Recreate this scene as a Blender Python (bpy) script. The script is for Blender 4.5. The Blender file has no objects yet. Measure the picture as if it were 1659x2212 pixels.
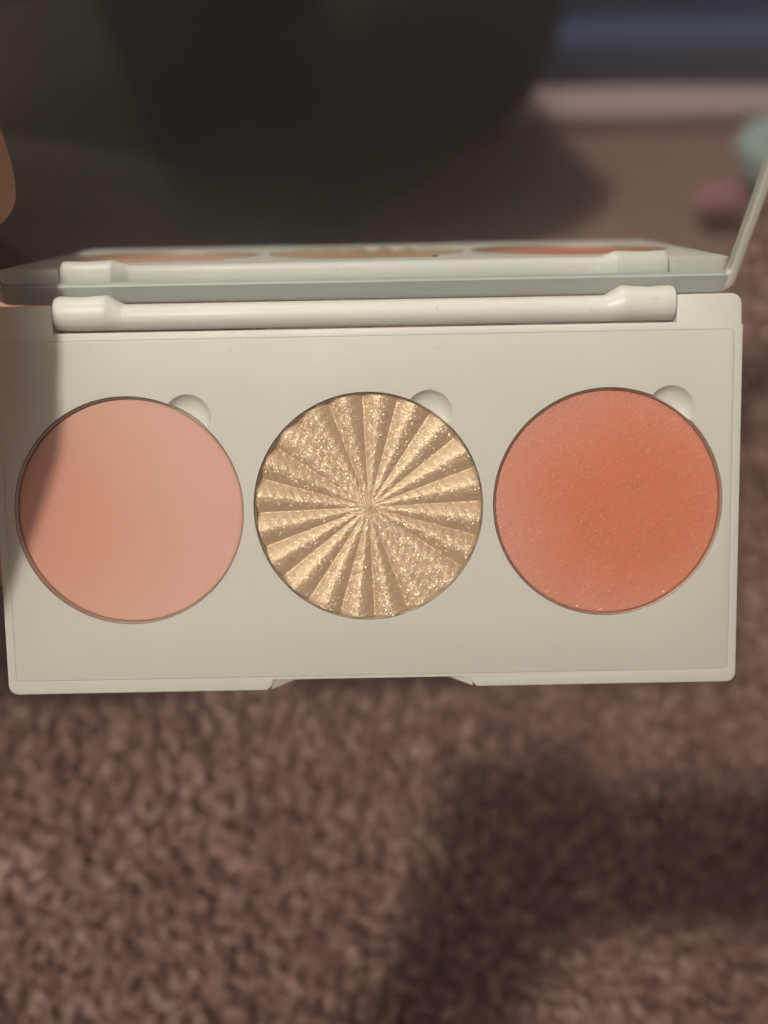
import bpy, bmesh, math, random
from mathutils import Vector, Matrix

random.seed(7)
R = math.radians
MM = 0.001
sc = bpy.context.scene
COL = sc.collection

# ---------------------------------------------------------------- camera
PITCH, HEIGHT = 15.0, 0.315
cam_d = bpy.data.cameras.new('camera')
cam = bpy.data.objects.new('camera', cam_d)
COL.objects.link(cam)
cam.location = (0, 0, HEIGHT)
cam.rotation_euler = (R(PITCH), 0, 0)
cam_d.sensor_fit = 'HORIZONTAL'
cam_d.sensor_width = 36.0
cam_d.lens = 36.0 * 2305.0 / 1659.0
cam_d.clip_start, cam_d.clip_end = 0.01, 50.0
cam_d.dof.use_dof = True
cam_d.dof.focus_distance = 0.1725
cam_d.dof.aperture_fstop = cam_d.lens / 5.0      # a 5 mm wide pupil
cam_d.dof.aperture_blades = 0
sc.camera = cam
CAM = Matrix.Translation((0, 0, HEIGHT)) @ Matrix.Rotation(R(PITCH), 4, 'X')
def cw(x, y, z):
    """millimetres in the camera's frame (right, up, backwards) -> world"""
    return CAM @ Vector((x * MM, y * MM, z * MM))

# ---------------------------------------------------------------- light
w = bpy.data.worlds.new('World'); sc.world = w; w.use_nodes = True
w.node_tree.nodes['Background'].inputs[0].default_value = (1.0, 0.77, 0.67, 1)
w.node_tree.nodes['Background'].inputs[1].default_value = 0.13
ld = bpy.data.lights.new('room_lamp', 'POINT')
lamp = bpy.data.objects.new('room_lamp', ld); COL.objects.link(lamp)
lamp.location = cw(-2 - 560, 0 + 270, -172 + 1880)
ld.energy = 178.0
ld.shadow_soft_size = 0.045
ld.color = (1.0, 0.93, 0.80)
sc.view_settings.view_transform = 'Standard'
sc.view_settings.look = 'None'
sc.view_settings.exposure = 0.0
sc.view_settings.gamma = 1.0
sc.cycles.use_denoising = True
sc.cycles.max_bounces = 8
sc.cycles.volume_bounces = 2
sc.cycles.caustics_reflective = True
sc.cycles.blur_glossy = 0.3
sc.cycles.sample_clamp_indirect = 3.0

# ---------------------------------------------------------------- materials
def new_mat(name):
    m = bpy.data.materials.new(name); m.use_nodes = True
    nt = m.node_tree
    return m, nt, nt.nodes['Principled BSDF'], nt.nodes['Material Output']
def N(nt, typ, **kw):
    n = nt.nodes.new(typ)
    for k, v in kw.items():
        if k in n.inputs.keys(): n.inputs[k].default_value = v
        else: setattr(n, k, v)
    return n
def ramp(nt, fac, stops):
    r = nt.nodes.new('ShaderNodeValToRGB')
    while len(r.color_ramp.elements) < len(stops): r.color_ramp.elements.new(0.5)
    for e, (p, c) in zip(r.color_ramp.elements, stops):
        e.position = p; e.color = (*c, 1)
    nt.links.new(fac, r.inputs[0])
    return r.outputs[0]
def bump(nt, height, bsdf, strength, dist):
    b = N(nt, 'ShaderNodeBump', Strength=strength, Distance=dist)
    nt.links.new(height, b.inputs['Height']); nt.links.new(b.outputs[0], bsdf.inputs['Normal'])
    return b

def mat_plastic(name, col, rough):
    m, nt, b, o = new_mat(name)
    tc = N(nt, 'ShaderNodeTexCoord')
    n1 = N(nt, 'ShaderNodeTexNoise', Scale=60.0, Detail=4.0)
    nt.links.new(tc.outputs['Object'], n1.inputs['Vector'])
    c = ramp(nt, n1.outputs['Fac'], [(0.3, [v * 0.97 for v in col]), (0.7, col)])
    v = N(nt, 'ShaderNodeTexVoronoi', Scale=700.0)
    nt.links.new(tc.outputs['Object'], v.inputs['Vector'])
    sp = N(nt, 'ShaderNodeSeparateColor'); nt.links.new(v.outputs['Color'], sp.inputs[0])
    gt = N(nt, 'ShaderNodeMath', operation='GREATER_THAN'); gt.inputs[1].default_value = 0.972; nt.links.new(sp.outputs[0], gt.inputs[0])
    ls = N(nt, 'ShaderNodeMath', operation='LESS_THAN'); ls.inputs[1].default_value = 0.16; nt.links.new(v.outputs['Distance'], ls.inputs[0])
    an = N(nt, 'ShaderNodeMath', operation='MULTIPLY'); nt.links.new(gt.outputs[0], an.inputs[0]); nt.links.new(ls.outputs[0], an.inputs[1])
    an2 = N(nt, 'ShaderNodeMath', operation='MULTIPLY'); an2.inputs[1].default_value = 0.45; nt.links.new(an.outputs[0], an2.inputs[0])
    mxc = N(nt, 'ShaderNodeMix', data_type='RGBA'); nt.links.new(an2.outputs[0], mxc.inputs[0]); nt.links.new(c, mxc.inputs[6])
    mxc.inputs[7].default_value = (0.55, 0.36, 0.28, 1)
    nt.links.new(mxc.outputs[2], b.inputs['Base Color'])
    n5 = N(nt, 'ShaderNodeTexNoise', Scale=38.0, Detail=6.0, Roughness=0.65); nt.links.new(tc.outputs['Object'], n5.inputs['Vector'])
    rr = N(nt, 'ShaderNodeMapRange'); rr.inputs[1].default_value = 0.3; rr.inputs[2].default_value = 0.7; rr.inputs[3].default_value = rough * 0.75; rr.inputs[4].default_value = min(1, rough * 1.25)
    nt.links.new(n5.outputs['Fac'], rr.inputs[0]); nt.links.new(rr.outputs[0], b.inputs['Roughness'])
    n2 = N(nt, 'ShaderNodeTexNoise', Scale=5200.0, Detail=2.0)
    nt.links.new(tc.outputs['Object'], n2.inputs['Vector'])
    bump(nt, n2.outputs['Fac'], b, 0.12, 0.00006)
    b.inputs['Roughness'].default_value = rough
    b.inputs['Specular IOR Level'].default_value = 0.4
    b.inputs['Subsurface Weight'].default_value = 0.12
    b.inputs['Subsurface Radius'].default_value = (0.0012, 0.0010, 0.0008)
    b.inputs['Subsurface Scale'].default_value = 0.6
    return m
M_TRAY = mat_plastic('white_plastic', (0.66, 0.65, 0.61), 0.45)
M_BARREL = mat_plastic('bright_white_plastic', (0.74, 0.735, 0.70), 0.38)
M_STRIP = mat_plastic('shaded_rim_plastic', (0.40, 0.415, 0.405), 0.5)  # shade on the lid's lower rim, put into the colour
M_INSERT = mat_plastic('matt_ivory_plastic', (0.61, 0.60, 0.555), 0.55)

def mat_mirror():
    m, nt, b, o = new_mat('mirror_silver')
    b.inputs['Base Color'].default_value = (0.80, 0.83, 0.82, 1)
    b.inputs['Metallic'].default_value = 1.0
    b.inputs['Roughness'].default_value = 0.012
    # a thin film of powder dust and smears on the glass
    d = N(nt, 'ShaderNodeBsdfDiffuse', Color=(0.55, 0.50, 0.45, 1))
    mix = N(nt, 'ShaderNodeMixShader')
    tc = N(nt, 'ShaderNodeTexCoord')
    n1 = N(nt, 'ShaderNodeTexNoise', Scale=45.0, Detail=5.0, Roughness=0.6)
    nt.links.new(tc.outputs['Object'], n1.inputs['Vector'])
    f = ramp(nt, n1.outputs['Fac'], [(0.3, (0.015,) * 3), (0.8, (0.05,) * 3)])
    v = N(nt, 'ShaderNodeTexVoronoi', Scale=420.0)
    nt.links.new(tc.outputs['Object'], v.inputs['Vector'])
    sp = ramp(nt, v.outputs['Distance'], [(0.03, (0.5,) * 3), (0.06, (0,) * 3)])
    wn = N(nt, 'ShaderNodeSeparateColor'); nt.links.new(v.outputs['Color'], wn.inputs[0])
    gate = N(nt, 'ShaderNodeMath', operation='GREATER_THAN'); gate.inputs[1].default_value = 0.93
    nt.links.new(wn.outputs[0], gate.inputs[0])
    mul = N(nt, 'ShaderNodeMath', operation='MULTIPLY'); nt.links.new(sp, mul.inputs[0]); nt.links.new(gate.outputs[0], mul.inputs[1])
    ad = N(nt, 'ShaderNodeMath', operation='ADD', use_clamp=True); nt.links.new(f, ad.inputs[0]); nt.links.new(mul.outputs[0], ad.inputs[1])
    nt.links.new(ad.outputs[0], mix.inputs[0]); nt.links.new(b.outputs[0], mix.inputs[1]); nt.links.new(d.outputs[0], mix.inputs[2])
    nt.links.new(mix.outputs[0], o.inputs[0])
    return m
M_MIRROR = mat_mirror()

def mat_metal(name, col, rough):
    m, nt, b, o = new_mat(name)
    b.inputs['Base Color'].default_value = (*col, 1)
    b.inputs['Metallic'].default_value = 1.0
    tc = N(nt, 'ShaderNodeTexCoord'); n = N(nt, 'ShaderNodeTexNoise', Scale=900.0)
    nt.links.new(tc.outputs['Object'], n.inputs['Vector'])
    r = N(nt, 'ShaderNodeMapRange'); r.inputs[3].default_value = rough * 0.8; r.inputs[4].default_value = rough * 1.3
    nt.links.new(n.outputs['Fac'], r.inputs[0]); nt.links.new(r.outputs[0], b.inputs['Roughness'])
    return m
M_PAN = mat_metal('tin_pan_metal', (0.74, 0.68, 0.60), 0.45)
M_EDGE = mat_metal('polished_glass_edge', (0.7, 0.72, 0.70), 0.12)

def flake_normal(nt, tc, scale, amount):
    """random little facets: each Voronoi cell leans its own way"""
    v = N(nt, 'ShaderNodeTexVoronoi', Scale=scale)
    nt.links.new(tc.outputs['Object'], v.inputs['Vector'])
    s = N(nt, 'ShaderNodeVectorMath', operation='SUBTRACT'); s.inputs[1].default_value = (0.5, 0.5, 0.5)
    nt.links.new(v.outputs['Color'], s.inputs[0])
    k = N(nt, 'ShaderNodeVectorMath', operation='SCALE'); k.inputs['Scale'].default_value = amount
    nt.links.new(s.outputs[0], k.inputs[0])
    g = N(nt, 'ShaderNodeNewGeometry')
    a = N(nt, 'ShaderNodeVectorMath', operation='ADD'); nt.links.new(g.outputs['Normal'], a.inputs[0]); nt.links.new(k.outputs[0], a.inputs[1])
    n = N(nt, 'ShaderNodeVectorMath', operation='NORMALIZE'); nt.links.new(a.outputs[0], n.inputs[0])
    return n.outputs[0], v.outputs['Color']

def mat_gold():
    m, nt, b, o = new_mat('gold_shimmer_powder')
    tc = N(nt, 'ShaderNodeTexCoord')
    nz = N(nt, 'ShaderNodeTexNoise', Scale=260.0, Detail=5.0)
    nt.links.new(tc.outputs['Object'], nz.inputs['Vector'])
    base = ramp(nt, nz.outputs['Fac'], [(0.3, (0.46, 0.30, 0.18)), (0.7, (0.54, 0.365, 0.23))])
    nt.links.new(base, b.inputs['Base Color'])
    b.inputs['Roughness'].default_value = 0.6
    b.inputs['Specular IOR Level'].default_value = 0.25
    n3 = N(nt, 'ShaderNodeTexNoise', Scale=1500.0, Detail=3.0)
    nt.links.new(tc.outputs['Object'], n3.inputs['Vector'])
    bump(nt, n3.outputs['Fac'], b, 0.5, 0.00012)
    out = b.outputs[0]
    for sc_, am, ro, fac, thr in ((1.0, 0.0, 0.48, 0.13, -1.0), (7600.0, 0.6, 0.34, 0.17, 0.30), (9500.0, 0.95, 0.26, 0.17, 0.72)):
        nrm, vc = flake_normal(nt, tc, sc_, am)
        gl = N(nt, 'ShaderNodeBsdfGlossy', Roughness=ro)
        sep = N(nt, 'ShaderNodeSeparateColor'); nt.links.new(vc, sep.inputs[0])
        gc = ramp(nt, sep.outputs[2], [(0.0, (0.78, 0.62, 0.42)), (0.55, (0.88, 0.73, 0.50)), (0.8, (0.86, 0.70, 0.58)), (1.0, (0.78, 0.62, 0.60))])
        nt.links.new(gc, gl.inputs['Color']); nt.links.new(nrm, gl.inputs['Normal'])
        gt = N(nt, 'ShaderNodeMath', operation='GREATER_THAN'); gt.inputs[1].default_value = thr
        nt.links.new(sep.outputs[1], gt.inputs[0])
        mu = N(nt, 'ShaderNodeMath', operation='MULTIPLY'); mu.inputs[1].default_value = fac
        nt.links.new(gt.outputs[0], mu.inputs[0])
        mx = N(nt, 'ShaderNodeMixShader')
        nt.links.new(mu.outputs[0], mx.inputs[0]); nt.links.new(out, mx.inputs[1]); nt.links.new(gl.outputs[0], mx.inputs[2])
        out = mx.outputs[0]
    nt.links.new(out, o.inputs[0])
    return m

def mat_blush(name, c_a, c_b, weave, glitter, cx):
    """pressed powder; two tones blend softly outwards from an off-centre spot"""
    m, nt, b, o = new_mat(name)
    tc = N(nt, 'ShaderNodeTexCoord')
    mp = N(nt, 'ShaderNodeMapping'); mp.inputs['Location'].default_value = cx
    nt.links.new(tc.outputs['Object'], mp.inputs['Vector'])
    gr = N(nt, 'ShaderNodeTexGradient', gradient_type='SPHERICAL')
    mp.inputs['Scale'].default_value = (38, 38, 38)
    nt.links.new(mp.outputs[0], gr.inputs[0])
    nz = N(nt, 'ShaderNodeTexNoise', Scale=90.0, Detail=4.0)
    nt.links.new(tc.outputs['Object'], nz.inputs['Vector'])
    mm = N(nt, 'ShaderNodeMath', operation='MULTIPLY_ADD'); mm.inputs[1].default_value = 0.35
    nt.links.new(nz.outputs['Fac'], mm.inputs[0]); nt.links.new(gr.outputs['Fac'], mm.inputs[2])
    col = ramp(nt, mm.outputs[0], [(0.2, c_a), (0.85, c_b)])
    nt.links.new(col, b.inputs['Base Color'])
    b.inputs['Roughness'].default_value = 0.8
    b.inputs['Specular IOR Level'].default_value = 0.12
    b.inputs['Sheen Weight'].default_value = 0.06
    n3 = N(nt, 'ShaderNodeTexNoise', Scale=2600.0, Detail=3.0)
    nt.links.new(tc.outputs['Object'], n3.inputs['Vector'])
    n4 = N(nt, 'ShaderNodeTexNoise', Scale=420.0, Detail=4.0, Roughness=0.7)
    nt.links.new(tc.outputs['Object'], n4.inputs['Vector'])
    pm = N(nt, 'ShaderNodeMath', operation='MULTIPLY_ADD'); pm.inputs[1].default_value = 1.6
    nt.links.new(n4.outputs['Fac'], pm.inputs[0]); nt.links.new(n3.outputs['Fac'], pm.inputs[2])
    h = pm.outputs[0]
    if weave:
        rt = N(nt, 'ShaderNodeMapping'); rt.inputs['Rotation'].default_value = (0, 0, R(52))
        nt.links.new(tc.outputs['Object'], rt.inputs['Vector'])
        wv = N(nt, 'ShaderNodeTexWave', wave_type='BANDS', bands_direction='X', Scale=820.0, Distortion=1.6)
        wv.inputs['Detail Scale'].default_value = 3.0
        nt.links.new(rt.outputs[0], wv.inputs['Vector'])
        ad = N(nt, 'ShaderNodeMath', operation='MULTIPLY_ADD'); ad.inputs[1].default_value = 0.8
        nt.links.new(wv.outputs['Fac'], ad.inputs[0]); nt.links.new(h, ad.inputs[2]); h = ad.outputs[0]
    bump(nt, h, b, 0.9 if weave else 0.5, 0.00010)
    if glitter:
        nrm, vc = flake_normal(nt, tc, 5000.0, 0.9)
        gl = N(nt, 'ShaderNodeBsdfGlossy', Roughness=0.3, Color=(0.95, 0.75, 0.5, 1)); nt.links.new(nrm, gl.inputs['Normal'])
        sep = N(nt, 'ShaderNodeSeparateColor'); nt.links.new(vc, sep.inputs[0])
        gt = N(nt, 'ShaderNodeMath', operation='GREATER_THAN'); gt.inputs[1].default_value = 0.975
        nt.links.new(sep.outputs[1], gt.inputs[0])
        mu = N(nt, 'ShaderNodeMath', operation='MULTIPLY'); mu.inputs[1].default_value = glitter
        nt.links.new(gt.outputs[0], mu.inputs[0])
        mx = N(nt, 'ShaderNodeMixShader')
        nt.links.new(mu.outputs[0], mx.inputs[0]); nt.links.new(b.outputs[0], mx.inputs[1]); nt.links.new(gl.outputs[0], mx.inputs[2])
        nt.links.new(mx.outputs[0], o.inputs[0])
    return m
M_GOLD = mat_gold()
M_PINK = mat_blush('pink_blush_powder', (0.655, 0.385, 0.325), (0.64, 0.315, 0.245), False, 0.0, (0.55, 0.05, 0))
M_CORAL = mat_blush('coral_blush_powder', (0.66, 0.30, 0.235), (0.625, 0.19, 0.11), True, 0.45, (-0.15, 0.02, 0))

def mat_fabric(name, col, col2, scale, rough=0.9):
    m, nt, b, o = new_mat(name)
    tc = N(nt, 'ShaderNodeTexCoord'); n = N(nt, 'ShaderNodeTexNoise', Scale=scale, Detail=4.0)
    nt.links.new(tc.outputs['Object'], n.inputs['Vector'])
    nt.links.new(ramp(nt, n.outputs['Fac'], [(0.3, col), (0.7, col2)]), b.inputs['Base Color'])
    b.inputs['Roughness'].default_value = rough
    b.inputs['Specular IOR Level'].default_value = 0.2
    bump(nt, n.outputs['Fac'], b, 0.3, 0.002)
    return m
M_SKIN = mat_fabric('skin', (0.55, 0.27, 0.17), (0.60, 0.32, 0.21), 120.0, 0.5)
M_SKIN.node_tree.nodes['Principled BSDF'].inputs['Subsurface Weight'].default_value = 0.13
M_SKIN.node_tree.nodes['Principled BSDF'].inputs['Subsurface Radius'].default_value = (0.006, 0.002, 0.001)
M_SKIN.node_tree.nodes['Principled BSDF'].inputs['Subsurface Scale'].default_value = 1.0
M_KNIT = mat_fabric('dark_knit', (0.012, 0.011, 0.010), (0.022, 0.020, 0.018), 300.0)
M_TROUSER = mat_fabric('dark_jersey', (0.021, 0.018, 0.014), (0.030, 0.026, 0.021), 300.0)
M_HAIR = mat_fabric('dark_hair', (0.02, 0.013, 0.01), (0.035, 0.024, 0.018), 200.0, 0.5)
M_BLUE = mat_fabric('blue_fleece', (0.10, 0.16, 0.34), (0.12, 0.19, 0.40), 60.0)
M_MAUVE = mat_fabric('mauve_towelling', (0.52, 0.38, 0.38), (0.60, 0.45, 0.44), 200.0)
M_TEAL = mat_fabric('pale_green_cotton', (0.36, 0.47, 0.45), (0.44, 0.55, 0.53), 80.0)
M_RED = mat_fabric('red_cotton', (0.36, 0.16, 0.19), (0.42, 0.20, 0.23), 120.0)
M_BLACK = mat_fabric('black_glass', (0.008, 0.008, 0.009), (0.011, 0.011, 0.012), 50.0, 0.15)

def mat_carpet(name, pile):
    m, nt, b, o = new_mat(name)
    cols = [(0.0, (0.13, 0.070, 0.064)), (0.3, (0.225, 0.132, 0.122)), (0.55, (0.325, 0.20, 0.183)), (0.8, (0.45, 0.30, 0.265)), (1.0, (0.62, 0.46, 0.39))]
    tc = N(nt, 'ShaderNodeTexCoord')
    if pile:
        g = N(nt, 'ShaderNodeNewGeometry')
        n = N(nt, 'ShaderNodeTexNoise', Scale=45.0, Detail=3.0)
        nt.links.new(tc.outputs['Object'], n.inputs['Vector'])
        mm = N(nt, 'ShaderNodeMath', operation='MULTIPLY_ADD'); mm.inputs[1].default_value = 0.7
        sb = N(nt, 'ShaderNodeMath', operation='MULTIPLY_ADD'); sb.inputs[1].default_value = 0.9; sb.inputs[2].default_value = -0.30
        nt.links.new(n.outputs['Fac'], sb.inputs[0])
        nt.links.new(g.outputs['Random Per Island'], mm.inputs[0]); nt.links.new(sb.outputs[0], mm.inputs[2])
        nt.links.new(ramp(nt, mm.outputs[0], cols), b.inputs['Base Color'])
    else:
        n = N(nt, 'ShaderNodeTexNoise', Scale=190.0, Detail=4.0, Roughness=0.7)
        nt.links.new(tc.outputs['Object'], n.inputs['Vector'])
        nt.links.new(ramp(nt, n.outputs['Fac'], [(0.25 + p * 0.5, c) for p, c in cols]), b.inputs['Base Color'])
        bump(nt, n.outputs['Fac'], b, 0.8, 0.006)
    b.inputs['Roughness'].default_value = 0.95
    b.inputs['Specular IOR Level'].default_value = 0.1
    return m
M_CARPET = mat_carpet('carpet_backing', False)
M_PILE = mat_carpet('carpet_yarn', True)

# ---------------------------------------------------------------- mesh helpers
def link(name, me, mat, parent=None, smooth=True):
    o = bpy.data.objects.new(name, me); COL.objects.link(o)
    if mat and not me.materials: me.materials.append(mat)
    if smooth:
        for p in me.polygons: p.use_smooth = True
    if parent: o.parent = parent
    return o
def mesh(name, verts, faces):
    me = bpy.data.meshes.new(name); me.from_pydata(verts, [], faces); me.update()
    bm = bmesh.new(); bm.from_mesh(me); bmesh.ops.recalc_face_normals(bm, faces=bm.faces); bm.to_mesh(me); bm.free()
    return me
def tag(o, label, cat, group=None, kind=None):
    if label: o['label'] = label
    if cat: o['category'] = cat
    if group: o['group'] = group
    if kind: o['kind'] = kind
    return o
def empty(name, mtx):
    o = bpy.data.objects.new(name, None); COL.objects.link(o); o.empty_display_size = 0.01
    o.matrix_world = mtx
    return o
def round_poly(pts, radii, seg=6):
    """closed 2D outline with each corner rounded"""
    out = []
    n = len(pts)
    for i in range(n):
        p, a, b, r = Vector(pts[i]), Vector(pts[i - 1]), Vector(pts[(i + 1) % n]), radii[i]
        if r <= 0: out.append(tuple(p)); continue
        da, db = (a - p).normalized(), (b - p).normalized()
        ang = da.angle(db); t = r / math.tan(ang / 2)
        c = p + (da + db).normalized() * (r / math.sin(ang / 2))
        s, e = p + da * t - c, p + db * t - c
        a0, a1 = math.atan2(s.y, s.x), math.atan2(e.y, e.x)
        d = (a1 - a0 + math.pi) % (2 * math.pi) - math.pi
        for k in range(seg + 1):
            q = a0 + d * k / seg
            out.append((c.x + r * math.cos(q), c.y + r * math.sin(q)))
    return out
def rrect(x0, x1, y0, y1, r, seg=6):
    return round_poly([(x0, y0), (x1, y0), (x1, y1), (x0, y1)], [r] * 4, seg)
def stack_loops(loops, cap0=True, cap1=True):
    """loops: list of lists of 3D mm points of equal length"""
    vs = [tuple(c * MM for c in p) for l in loops for p in l]
    n = len(loops[0]); fs = []
    for k in range(len(loops) - 1):
        for i in range(n):
            j = (i + 1) % n
            fs.append((k * n + i, k * n + j, (k + 1) * n + j, (k + 1) * n + i))
    if cap0: fs.append(tuple(range(n)))
    if cap1: fs.append(tuple((len(loops) - 1) * n + i for i in range(n)))
    return vs, fs
def plate(outline, z0, z1, bev=0.25):
    """solid from an outline with softened front and back edges; the bevel insets toward the centre"""
    def inset(o, d):
        res = []; n = len(o)
        for i in range(n):
            p, a, b = Vector(o[i]), Vector(o[i - 1]), Vector(o[(i + 1) % n])
            e1, e2 = (p - a), (b - p)
            if e1.length < 1e-6: e1 = e2
            if e2.length < 1e-6: e2 = e1
            nn = (Vector((-e1.y, e1.x)).normalized() + Vector((-e2.y, e2.x)).normalized())
            nn = nn.normalized() if nn.length > 1e-6 else Vector((0, 0))
            res.append(tuple(p + nn * d))
        return res
    L = []
    for d, z in ((bev, z0), (bev * .3, z0 + bev * .3), (0, z0 + bev), (0, z1 - bev), (bev * .3, z1 - bev * .3), (bev, z1)):
        L.append([(x, y, z) for x, y in inset(outline, d)])
    return stack_loops(L)
def boolean(obj, cutters):
    for c in cutters:
        m = obj.modifiers.new('cut', 'BOOLEAN'); m.object = c; m.operation = 'DIFFERENCE'; m.solver = 'EXACT'
def bake(obj):
    dg = bpy.context.evaluated_depsgraph_get(); dg.update()
    me = bpy.data.meshes.new_from_object(obj.evaluated_get(dg))
    obj.modifiers.clear(); old = obj.data; obj.data = me
    return obj
def lathe(profile, n=128, cx=0, cy=0):
    """profile: (radius, z) mm from the centre outwards"""
    vs, fs = [], []
    for (r, z) in profile:
        for k in range(n):
            a = 2 * math.pi * k / n
            vs.append(((cx + r * math.cos(a)) * MM, (cy + r * math.sin(a)) * MM, z * MM))
    for i in range(len(profile) - 1):
        for k in range(n):
            j = (k + 1) % n
            fs.append((i * n + k, i * n + j, (i + 1) * n + j, (i + 1) * n + k))
    return vs, fs
def sharp(o, ang=35):
    me = o.data
    me.polygons.foreach_set('use_smooth', [True] * len(me.polygons))
    bm = bmesh.new(); bm.from_mesh(me)
    for e in bm.edges:
        e.smooth = not (len(e.link_faces) == 2 and e.calc_face_angle(0) > R(ang))
    bm.to_mesh(me); bm.free()

# ---------------------------------------------------------------- carpet
S = 3.0
me = mesh('carpet', [(-S, -S, 0), (S, -S, 0), (S, S, 0), (-S, S, 0)], [(0, 1, 2, 3)])
carpet = link('carpet', me, M_CARPET); tag(carpet, None, None, kind='structure')

def build_pile():
    vs, fs = [], []
    sp = 0.0026
    x0, x1, y0, y1 = -0.27, 0.27, -0.24, 0.50
    nx, ny = int((x1 - x0) / sp), int((y1 - y0) / sp)
    for i in range(nx):
        for j in range(ny):
            cx = x0 + (i + random.uniform(-.2, 1.2)) * sp; cy = y0 + (j + random.uniform(-.2, 1.2)) * sp
            a = random.uniform(0, 2 * math.pi); ln = random.uniform(0.0035, 0.0065); lean = random.uniform(0.2, 0.85)
            a2 = a + random.uniform(-1.6, 1.6)
            r = random.uniform(0.0008, 0.0014)
            p0 = Vector((cx, cy, 0.0008))
            d1 = Vector((math.cos(a) * lean * .5, math.sin(a) * lean * .5, 1)).normalized()
            d2 = Vector((math.cos(a2) * lean * 1.6, math.sin(a2) * lean * 1.6, 0.7)).normalized()
            p1 = p0 + d1 * ln * .55; p2 = p1 + d2 * ln * .45
            b = len(vs)
            for p, rr, tw in ((p0, r * .8, 0), (p1, r * 1.1, .6), (p2, r * .75, 1.2)):
                for k in range(5):
                    q = a + tw + k * 2 * math.pi / 5
                    vs.append((p.x + rr * math.cos(q), p.y + rr * math.sin(q), p.z))
            for l in range(2):
                for k in range(5):
                    k2 = (k + 1) % 5
                    fs.append((b + l * 5 + k, b + l * 5 + k2, b + l * 5 + 5 + k2, b + l * 5 + 5 + k))
            t = p2 + d2 * r * .7
            vs.append(tuple(t))
            for k in range(5): fs.append((b + 10 + k, b + 10 + (k + 1) % 5, b + 15))
    m = bpy.data.meshes.new('carpet_pile'); m.from_pydata(vs, [], fs); m.update()
    return m
pile = link('carpet_pile', build_pile(), M_PILE, carpet)
tag(pile, None, None, kind='stuff')

# ---------------------------------------------------------------- the palette
PAL = CAM @ Matrix.Translation((-2.5 * MM, 0.75 * MM, -172 * MM)) @ Matrix.Rotation(R(1.08), 4, 'Z') @ Matrix.Rotation(R(7.0), 4, 'X')
palette = empty('makeup_palette', PAL)
tag(palette, 'open white plastic makeup palette with mirror lid and three round powder pans, held above carpet', 'makeup palette')

BASE_Z = -9.0
HW = 59.8
# outer tray: outline with the thumb opening in its front edge and the hinge gap at its back edge
outl = round_poly(
    [(-HW, -30.0), (-17.3, -30.0), (-16.5, -29.3), (-16.2, -28.3), (16.2, -28.3), (16.5, -29.3), (17.3, -30.0), (HW, -30.0),
     (HW, 28.0), (HW - .25, 28.2), (HW - .25, 32.9), (49.3, 32.9), (49.3, 28.55), (-49.3, 28.55), (-49.3, 32.9), (-HW + .25, 32.9), (-HW + .25, 28.2), (-HW, 28.0)],
    [1.6, 0.5, 0.4, 0, 0, 0.4, 0.5, 1.6, 0, 0, 1.7, 0.5, 0, 0, 0.5, 1.7, 0, 0])
vs, fs = plate(outl, BASE_Z, 0.0, 0.22)
tray = link('base_tray', mesh('base_tray', vs, fs), M_TRAY, palette)
INS = (-58.45, 58.45, -27.75, 27.35)
vs, fs = stack_loops([[(x, y, -5.0) for x, y in rrect(INS[0], INS[1], INS[2], INS[3], 0.8)],
                      [(x, y, 2.0) for x, y in rrect(INS[0], INS[1], INS[2], INS[3], 0.8)]])
cut = link('cutter', mesh('cutter', vs, fs), None); cut.parent = palette
boolean(tray, [cut]); bake(tray); bpy.data.objects.remove(cut); sharp(tray, 40)
for sx in (-1, 1):      # sloping ends of the thumb opening
    p = [(16.6, -29.9, -0.3), (16.25, -28.35, -0.3), (12.3, -28.95, -3.2), (16.6, -29.9, -5.5), (16.25, -28.35, -5.5), (12.3, -28.95, -5.5)]
    f = [(0, 1, 2), (3, 5, 4), (0, 2, 5, 3), (1, 4, 5, 2), (0, 3, 4, 1)]
    link('opening_slope', mesh('opening_slope', [(sx * x * MM, y * MM, z * MM) for x, y, z in p], f), M_TRAY, tray, False)

g = 0.025
vs, fs = plate(rrect(INS[0] + g, INS[1] - g, INS[2] + g, INS[3] - g, 0.75), -4.9, 0.0, 0.07)
insert = link('insert_plate', mesh('insert_plate', vs, fs), M_INSERT, palette)
PANX, PR = 38.6, 18.5
cutters = []
for cx in (-PANX, 0, PANX):
    vs, fs = stack_loops([[(cx + (PR + e) * math.cos(a * math.pi / 64), (PR + e) * math.sin(a * math.pi / 64), z) for a in range(128)]
                          for e, z in ((0, -2.9), (0, -0.09), (0.05, 0.0), (0.17, 0.11), (0.4, 1.0))])
    cutters.append(link('cutter', mesh('c', vs, fs), None))
    # finger scoop beside the pan
    prof = []
    n = 56
    def ring(r, z): return [(cx + 10.0 + r * math.cos(2 * math.pi * k / n), 14.9 + r * math.sin(2 * math.pi * k / n), z) for k in range(n)]
    vs, fs = stack_loops([ring(0.9, -1.75), ring(1.8, -1.68), ring(2.5, -1.45), ring(3.05, -1.05), ring(3.4, -0.6), ring(3.62, -0.2), ring(3.8, 0.05), ring(4.05, 0.25)])
    cutters.append(link('cutter', mesh('c', vs, fs), None))
for c in cutters: c.parent = palette
boolean(insert, cutters); bake(insert)
for c in cutters: bpy.data.objects.remove(c)
sharp(insert, 28)

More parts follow.
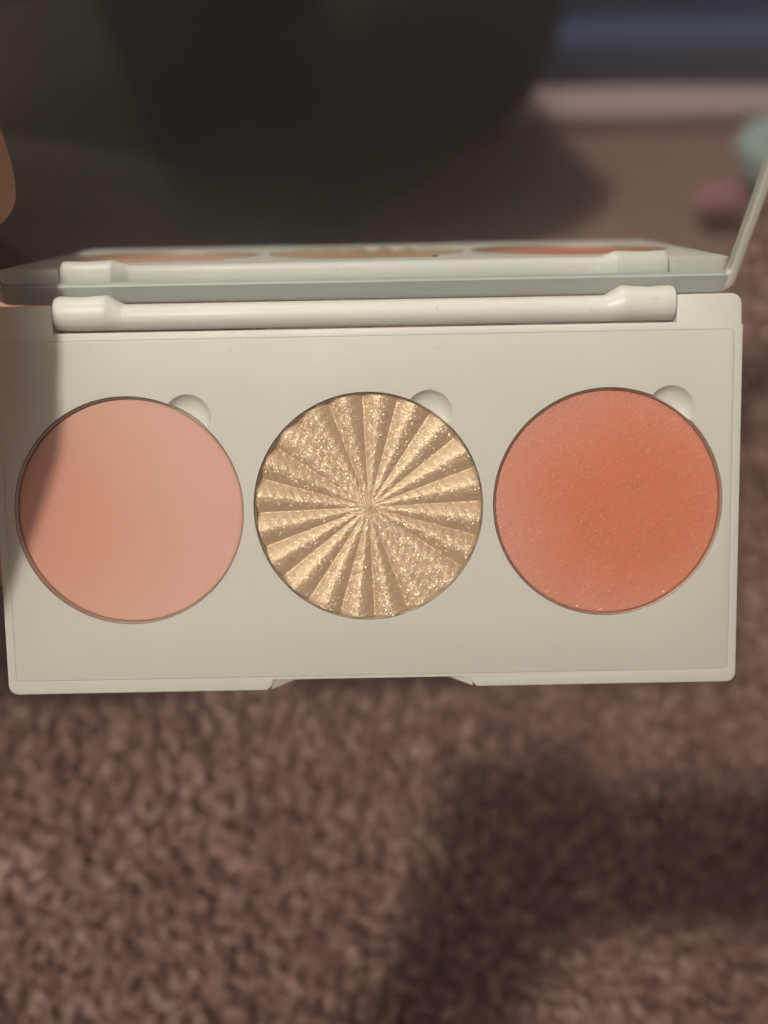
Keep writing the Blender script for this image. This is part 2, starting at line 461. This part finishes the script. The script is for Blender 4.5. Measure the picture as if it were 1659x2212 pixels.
# hinge barrel with a thicker knuckle at each end
def barrel():
    n = 40; L = []
    st = [(-49.0, 33.9, .5), (-48.85, 34.35, .75), (-48.3, 34.5, .85), (-45, 34.3, .72), (-42, 34.5, .85), (-40.8, 34.55, .9), (-40.6, 34.5, .85), (-38.4, 33.2, .03), (-38.2, 33.12, 0)]
    st = st + [(x, 33.1, 0) for x in (-25, -10, 0, 10, 25)] + [(-a, b, c) for a, b, c in reversed(st)]
    for x, top, zz in st:
        bot = 29.0
        end = .35 if abs(abs(x) - 49) < .01 else 0
        cy, ry = (top + bot) / 2, (top - bot) / 2 - end
        zt, zb = 0.35 + zz - end, -6.2 + end
        loop = []
        for k in range(n):
            a = 2 * math.pi * k / n
            c, s = math.cos(a), math.sin(a)
            e = 0.82
            loop.append((x, cy + ry * math.copysign(abs(c) ** e, c), (zt + zb) / 2 + (zt - zb) / 2 * math.copysign(abs(s) ** e, s)))
        L.append(loop)
    return stack_loops(L)
vs, fs = barrel()
bar = link('hinge_barrel', mesh('hinge_barrel', vs, fs), M_BARREL, palette); sharp(bar, 24)
# the little moulding nib on the barrel
vs, fs = lathe([(0.01, .22), (.25, .2), (.42, .08), (.5, -.15)], 16)
nib = link('moulding_nib', mesh('nib', vs, fs), M_BARREL, bar)
nib.location = (-8.4 * MM, 29.55 * MM, -0.95 * MM); nib.rotation_euler = (R(50), 0, 0); nib.scale = (1.5, 1, 1)

# powder pans
def petals():
    NR, NA = 84, 640
    vs, fs = [(0, 0, -0.55 * MM)], []
    rmax = 18.18
    for i in range(1, NR + 1):
        r = rmax * i / NR
        for k in range(NA):
            a = 2 * math.pi * k / NA
            ph = ((math.degrees(a) - 2.0) / 18.0) % 1.0
            t = abs(2 * ph - 1)
            arch = 1 - t ** 1.55
            amp = 1.0 * min(1.0, max(0, (r - 1.5) / 15.5)) ** 0.95
            # petals flattened along one diagonal
            relief = 1 - 0.6 * math.exp(-((math.degrees(a) - 133) / 12) ** 2) - 0.65 * math.exp(-((math.degrees(a) - 309) / 14) ** 2)
            z = -1.0 + amp * arch * relief + 0.35 * max(0, 1 - r / 9) ** 1.5 + amp * (1 - relief) * .55
            edge = 17.75 + 0.35 * arch - (0.55 * (1 - arch) + 0.25) * math.exp(-((math.degrees(a) - 145) / 38) ** 2)
            if r > edge: z -= min(0.75, ((r - edge) / 0.6) ** 1.5 * 0.6)
            z += 0.035 * math.sin(r * 3.1 + a * 7) * math.sin(a * 23 + r)
            vs.append((r * math.cos(a) * MM, r * math.sin(a) * MM, z * MM))
    for k in range(NA): fs.append((0, 1 + k, 1 + (k + 1) % NA))
    for i in range(NR - 1):
        for k in range(NA):
            j = (k + 1) % NA
            fs.append((1 + i * NA + k, 1 + (i + 1) * NA + k, 1 + (i + 1) * NA + j, 1 + i * NA + j))
    return vs, fs
PANS = [(-PANX, M_PINK, 'pan of smooth matt pink blush powder'), (0, M_GOLD, 'pan of gold shimmer powder pressed in a sunburst'),
        (PANX, M_CORAL, 'pan of coral orange blush powder with fine diagonal weave')]
for cx, mt, lab in PANS:
    vs, fs = lathe([(0.01, -2.85), (18.3, -2.85), (18.4, -2.7), (18.4, -0.45), (18.33, -0.35), (18.22, -0.45), (18.2, -2.5)], 128)
    pan = link('pan', mesh('pan', vs, fs), M_PAN, palette); pan.location = ((cx + 0.04) * MM, -0.05 * MM, 0)
    sharp(pan, 40); pan['label'] = lab
    if mt is M_GOLD:
        vs, fs = petals()
    else:
        prof = [(0.01, -0.95)] + [(r, -0.95 + 0.02 * math.sin(r)) for r in (3, 6, 9, 12, 14.5, 16.2)] + [(17.2, -0.95), (17.6, -0.98), (17.9, -1.06), (18.08, -1.2), (18.18, -1.6)]
        vs, fs = lathe(prof, 160)
    link('powder', mesh('powder', vs, fs), mt, pan)

# lid with its mirror, opened 129 degrees about the hinge
OPEN = 130.1
lid_m = Matrix.Translation((0, 34.0 * MM, -4.2 * MM)) @ Matrix.Rotation(R(180 - OPEN), 4, 'X')
LW_ = 59.5
def lid_mesh():
    y0, y1 = -1.0, 62.0
    L = []
    for ins, z, r in ((0.6, -4.0, 2.2), (0.15, -3.75, 2.5), (0, -3.3, 2.6), (0, -0.25, 2.6), (0.07, -0.07, 2.55), (0.25, 0, 2.5), (1.12, 0, 1.9), (1.2, -0.08, 1.8), (1.35, -0.95, 1.4), (1.38, -1.3, 1.4)):
        L.append([(x, y, z) for x, y in rrect(-LW_ + ins, LW_ - ins, y0 + ins + (2.2 if ins > 1.1 else 0), y1 - ins, r, 8)])
    return stack_loops(L)
vs, fs = lid_mesh()
lid = link('lid', mesh('lid', vs, fs), M_TRAY, palette); sharp(lid, 50)
lid.matrix_local = lid_m
MB = 3.0       # lower edge of the mirror glass along the lid
L = [[(x, y, z) for x, y in rrect(-LW_ + i, LW_ - i, MB - 2.1 + i, 62 - i, 1.0, 8)] for i, z in ((1.45, -1.2), (1.45, -0.7), (2.1, -0.45))]
vs, fs = stack_loops(L, True, False)
ge = link('glass_edge', mesh('glass_edge', vs, fs), M_EDGE, lid, False)
outer = [(x, y, -0.45) for x, y in rrect(-LW_ + 2.1, LW_ - 2.1, MB, 62 - 2.1, 1.0, 8)]
vs, fs = plate(rrect(-LW_ + 1.5, LW_ - 1.5, -0.5, MB - 0.1, 0.2), -1.1, 0.06, 0.06)
link('shaded_rim_strip', mesh('shaded_rim_strip', vs, fs), M_STRIP, lid, False)  # added strip, its grey imitates the rim lying in shade
mir = link('mirror', mesh('mirror', [tuple(c * MM for c in p) for p in outer], [tuple(range(len(outer)))]), M_MIRROR, lid, False)

# ---------------------------------------------------------------- soft bodies from overlapping balls, remeshed into one skin
def balls_mesh(name, chains, voxel, smooth=4, scale_r=0.0):
    bm = bmesh.new()
    tmpl = bmesh.new(); bmesh.ops.create_icosphere(tmpl, subdivisions=2, radius=1.0)
    tv = [v.co.copy() for v in tmpl.verts]; tf = [[v.index for v in f.verts] for f in tmpl.faces]; tmpl.free()
    vs, fs = [], []
    for ch in chains:
        for (a, ra), (b, rb) in zip(ch[:-1], ch[1:]):
            a, b = Vector(a), Vector(b); d = (b - a).length
            n = max(1, int(d / (0.3 * min(ra, rb))))
            for i in range(n + 1):
                t = i / n; c = a.lerp(b, t); r = ra + (rb - ra) * t + scale_r
                o = len(vs)
                vs += [tuple(c + v * r) for v in tv]; fs += [tuple(o + q for q in f) for f in tf]
    me = bpy.data.meshes.new(name); me.from_pydata(vs, [], fs); me.update()
    ob = bpy.data.objects.new(name, me); COL.objects.link(ob)
    m = ob.modifiers.new('r', 'REMESH'); m.mode = 'VOXEL'; m.voxel_size = voxel; m.use_smooth_shade = True
    s = ob.modifiers.new('s', 'SMOOTH'); s.iterations = smooth; s.factor = 0.5
    bake(ob); out = ob.data; bpy.data.objects.remove(ob)
    return out
def C(pts): return [(cw(x, y, z), r * MM) for x, y, z, r in pts]
def W(pts): return [(Vector((x, y, z)), r) for x, y, z, r in pts]

# left hand: thumb on the lid's edge, fingers under the base
l_wrist = (-150, -12, -200)
lh = [C([(*l_wrist, 21), (-128, -8, -196, 20), (-104, 16, -196, 13)]),
      C([(*l_wrist, 21), (-124, -12, -197, 18), (-98, -14, -201, 11)]),
      C([(-128, -8, -196, 19), (-102, 2, -198, 13)]),
      C([(-118, 14, -192, 13), (-100, 32, -192, 10.5), (-68, 38, -190, 8.6), (-44, 35, -186.4, 8.0), (-26, 30, -185.6, 7.0)]),
      C([(-116, 6, -194, 13), (-98, 19, -196, 10.5), (-62, 22, -195, 8.6), (-36, 20, -188.2, 8.0), (-16, 18, -187.5, 7.2)]),
      C([(-116, -4, -195, 13), (-96, 5, -199, 10), (-62, 7, -198, 8.2), (-38, 6, -190.0, 7.6), (-21, 4, -189.2, 6.8)]),
      C([(-116, -10, -196, 12), (-96, -8, -201, 9), (-66, -7, -199, 7.0), (-48, -7, -191.0, 6.6), (-34, -7, -190.0, 6.0)]),
      C([(-134, -20, -192, 17), (-106, -20, -169, 14), (-87, -6, -128, 13.5), (-76.5, 20, -120, 11.5), (-69.5, 32.5, -135, 9.8), (-61.8, 37.0, -155.0, 7.0)])]
# right hand: round the short end of the added slab
r_wrist = (-80, -95, 32)
rh = [C([(*r_wrist, 19), (-76, -67, 28, 16), (-68, -37, 22, 11)]),
      C([(*r_wrist, 19), (-72, -69, 26, 15), (-60, -61, 22, 10)]),
      C([(-76, -67, 28, 15), (-66, -49, 23, 11)]),
      C([(-70, -35, 22, 10), (-66, -25, 12, 8.5), (-52, -23, 4, 7.4), (-38, -25, 3.5, 6.6)]),
      C([(-70, -41, 22, 10), (-66, -37, 9, 8.5), (-50, -35, 3, 7.6), (-34, -36, 3, 6.8)]),
      C([(-68, -49, 21, 10), (-64, -47, 8, 8.4), (-50, -46, 3, 7.5), (-35, -47, 3, 6.6)]),
      C([(-64, -59, 20, 9.5), (-60, -59, 9, 7.8), (-50, -57, 4, 6.8), (-40, -57, 4, 5.8)]),
      C([(-78, -71, 32, 15), (-68, -53, 40, 11.5), (-54, -41, 40, 9.5), (-40, -35, 36, 8.5), (-28, -31, 33, 7)])]
LW, RW = cw(*l_wrist), cw(*r_wrist)
l_sh, r_sh = (-0.40, -0.56, 0.66), (-0.04, -0.58, 0.66)
l_el, r_el = (-0.46, -0.10, 0.27), (-0.15, -0.36, 0.36)
larm = W([(*l_sh, .055), (*l_el, .042), (LW.x - .045, LW.y - .02, LW.z + .01, .028), (*LW, .022)])
rarm = W([(*r_sh, .055), (*r_el, .042), (RW.x - .016, RW.y - .05, RW.z + .005, .026), (*RW, .022)])
torso = [W([(-.22, -.68, .13, .14), (-.22, -.66, .30, .125), (-.22, -.61, .48, .135), (-.22, -.57, .62, .10), (-.22, -.54, .70, .058), (-.22, -.51, .76, .056)]),
         W([(-.30, -.68, .12, .12), (-.14, -.68, .12, .12)]),
         W([(*l_sh, .06), (-.22, -.57, .64, .09), (*r_sh, .06)]),
         W([(-.30, -.60, .46, .10), (-.14, -.60, .46, .10)])]
legs = [W([(-.09, -.66, .12, .11), (.024, -.345, .100, .072), (-.055, -.288, .070, .060), (-.22, -.275, .055, .046)]),
        W([(-.32, -.68, .12, .10), (-.55, -.50, .10, .066), (-.46, -.35, .070, .060), (-.26, -.245, .05, .046)])]
feet = [W([(-.22, -.31, .05, .038), (-.33, -.33, .036, .034), (-.41, -.33, .030, .024)]),
        W([(-.26, -.245, .05, .038), (-.13, -.235, .038, .036), (-.04, -.235, .032, .028)])]
head = [W([(-.22, -.49, .80, .062), (-.22, -.47, .84, .078), (-.22, -.49, .90, .085)]),
        W([(-.22, -.43, .80, .048), (-.22, -.41, .77, .034)]),
        W([(-.22, -.386, .83, .014), (-.22, -.378, .805, .016)]),
        W([(-.303, -.49, .845, .018), (-.303, -.495, .825, .013)]), W([(-.137, -.49, .845, .018), (-.137, -.495, .825, .013)]),
        W([(-.236, -.39, .778, .010), (-.204, -.39, .778, .010)])]
person = empty('person', Matrix.Translation((-.22, -.62, 0)))
def pchild(name, me, mat):
    o = link(name, me, mat, person); o.matrix_parent_inverse = Matrix.Translation((.22, .62, 0)); return o
pchild('body', balls_mesh('body', lh + rh + [larm, rarm] + torso + legs + feet + head, 0.0026, 10), M_SKIN)
def cut_arm(ch, t):   # sleeve stops a little before the wrist
    (a, ra), (b, rb) = ch[-2], ch[-1]
    return ch[:-1] + [(a.lerp(b, t), ra + (rb - ra) * t)]
pchild('sweater', balls_mesh('sweater', [cut_arm(larm, .1), cut_arm(rarm, .2)] + [torso[0][:4] + W([(-.22, -.55, .67, .062)])] + torso[2:], 0.006, 4, 0.009), M_KNIT)
pchild('trousers', balls_mesh('trousers', legs + [torso[1]], 0.006, 4, 0.009), M_TROUSER)
for ft in feet: pchild('sock', balls_mesh('sock', [ft], 0.005, 4, 0.006), M_TROUSER)
pchild('hair', balls_mesh('hair', [W([(-.22, -.50, .93, .072), (-.22, -.54, .88, .085), (-.22, -.57, .80, .07), (-.22, -.59, .70, .045)]),
                                   W([(-.29, -.53, .88, .04), (-.29, -.55, .76, .034)]), W([(-.15, -.53, .88, .04), (-.15, -.55, .76, .034)])], 0.006, 4), M_HAIR)
for sx in (-1, 1):
    me = bpy.data.meshes.new('eye'); bm = bmesh.new(); bmesh.ops.create_uvsphere(bm, u_segments=16, v_segments=10, radius=.0125); bm.to_mesh(me); bm.free()
    e = pchild('eye', me, M_BLACK); e.location = (-.22 + sx * .031, -.408, .845)
tag(person, 'person in dark clothes sitting cross-legged, reflected dark in the mirror, thumb on the lid', 'person')

# ---------------------------------------------------------------- unseen slab in the right hand, added and tilted to shape the carpet shadow
shadow_slab = empty('shadow_slab', CAM @ Matrix.Translation((8 * MM, -38 * MM, 20 * MM)) @ Matrix.Rotation(R(52), 4, 'X'))
tag(shadow_slab, 'unseen black slab held over the palette, added and tilted to cast the wide carpet shadow', 'shadow_slab')
vs, fs = plate(rrect(-72, 72, -31, 31, 9, 8), -3.6, 3.8, 1.4)
link('slab_body', mesh('slab_body', vs, fs), M_BLACK, shadow_slab)
vs, fs = plate(rrect(-69.5, 69.5, -28.5, 28.5, 7, 8), 3.82, 4.1, 0.1)
link('screen', mesh('screen', vs, fs), M_BLACK, shadow_slab)
vs, fs = lathe([(3.2, -3.4), (5.2, -3.4), (5.4, -3.8), (5.2, -4.4), (4.4, -4.4), (3.2, -4.0)], 40, -58, 18)
link('lens_ring', mesh('lens_ring', vs, fs), M_EDGE, shadow_slab)

# ---------------------------------------------------------------- things on the carpet that the mirror shows
def folded(name, mat, cx, cy, wx, wy, h, layers, rz, label, cat, z0=0.002):
    vs, fs = [], []
    n = 36
    t = h / layers
    bm = bmesh.new()
    for l in range(layers):
        d = random.uniform(0, .012)
        nx, ny = 28, 20
        rows = []
        for side in (0, 1):
            g_ = []
            for i in range(nx + 1):
                r_ = []
                for j in range(ny + 1):
                    u, v = i / nx * 2 - 1, j / ny * 2 - 1
                    ed = max(abs(u), abs(v)); rr = math.sqrt(max(0, 1 - max(0, (ed - .9) / .1) ** 2))
                    z = z0 + t * (l + .5) + (1 if side else -1) * t * .5 * rr + .004 * math.sin(7 * u + l) * math.sin(5 * v + 2 * l) * (1 if l else .3)
                    r_.append(bm.verts.new((u * (wx / 2 - d), v * (wy / 2 - d), z)))
                g_.append(r_)
            rows.append(g_)
        for g_, fl in ((rows[0], 1), (rows[1], 0)):
            for i in range(nx):
                for j in range(ny):
                    q = [g_[i][j], g_[i + 1][j], g_[i + 1][j + 1], g_[i][j + 1]]
                    bm.faces.new(q[::-1] if fl else q)
    bmesh.ops.remove_doubles(bm, verts=bm.verts, dist=1e-5)
    me = bpy.data.meshes.new(name); bm.to_mesh(me); bm.free()
    o = link(name, me, mat); o.location = (cx, cy, 0); o.rotation_euler.z = rz
    return tag(o, label, cat)
folded('folded_towel', M_MAUVE, 0.40, -0.462, 0.70, 0.05, 0.012, 1, 0.0, 'pale mauve folded towel lying along the blue blanket, seen in the mirror', 'towel')
folded('folded_blanket', M_BLUE, 0.52, -0.70, 0.98, 0.40, 0.12, 2, 0.0, 'thick folded blue blanket behind the mauve towel, seen in the mirror', 'blanket')
def crumple(name, mat, cx, cy, r, h, label, cat, seed):
    rnd = random.Random(seed)
    me = bpy.data.meshes.new(name); bm = bmesh.new(); bmesh.ops.create_icosphere(bm, subdivisions=5, radius=1)
    ph = [(rnd.uniform(2, 6), rnd.uniform(2, 6), rnd.uniform(2, 6), rnd.uniform(0, 6)) for _ in range(6)]
    for v in bm.verts:
        c = v.co; k = sum(abs(math.sin(a * c.x + b * c.y + d * c.z + e)) for a, b, d, e in ph) / 6
        f = .72 + .5 * k
        v.co = (c.x * r * f, c.y * r * f, max(-.9, c.z) * h / 2 * f + h / 2 + .006)
    bm.to_mesh(me); bm.free()
    o = link(name, me, mat); o.location = (cx, cy, 0)
    return tag(o, label, cat)
crumple('crumpled_shirt', M_TEAL, 0.250, -0.335, 0.042, 0.034, 'crumpled pale green shirt on the carpet, seen in the mirror', 'shirt', 3)
crumple('crumpled_sock', M_RED, 0.186, -0.296, 0.013, 0.016, 'small crumpled red sock beside the pale green shirt, seen in the mirror', 'sock', 5)

# ---------------------------------------------------------------- added scattering volume that imitates glare from a smudged lens
def lens_glare_box():
    x0, x1, y0, y1, z0, z1 = -3.2, 3.2, -3.2, 3.2, -1.0, 1.05
    v = [(x, y, z) for x in (x0, x1) for y in (y0, y1) for z in (z0, z1)]
    f = [(0, 1, 3, 2), (4, 6, 7, 5), (0, 4, 5, 1), (2, 3, 7, 6), (0, 2, 6, 4), (1, 5, 7, 3)]
    m = bpy.data.materials.new('lens_glare'); m.use_nodes = True; nt = m.node_tree
    for n in list(nt.nodes):
        if n.type == 'BSDF_PRINCIPLED': nt.nodes.remove(n)
    pv = nt.nodes.new('ShaderNodeVolumePrincipled')
    pv.inputs['Color'].default_value = (0.97, 0.97, 0.97, 1)
    pv.inputs['Density'].default_value = GLARE
    pv.inputs['Anisotropy'].default_value = 0.93
    nt.links.new(pv.outputs[0], nt.nodes['Material Output'].inputs['Volume'])
    o = link('lens_glare', mesh('lens_glare', v, f), m, None, False)
    tag(o, None, None, kind='stuff')
GLARE = 0.62
lens_glare_box()
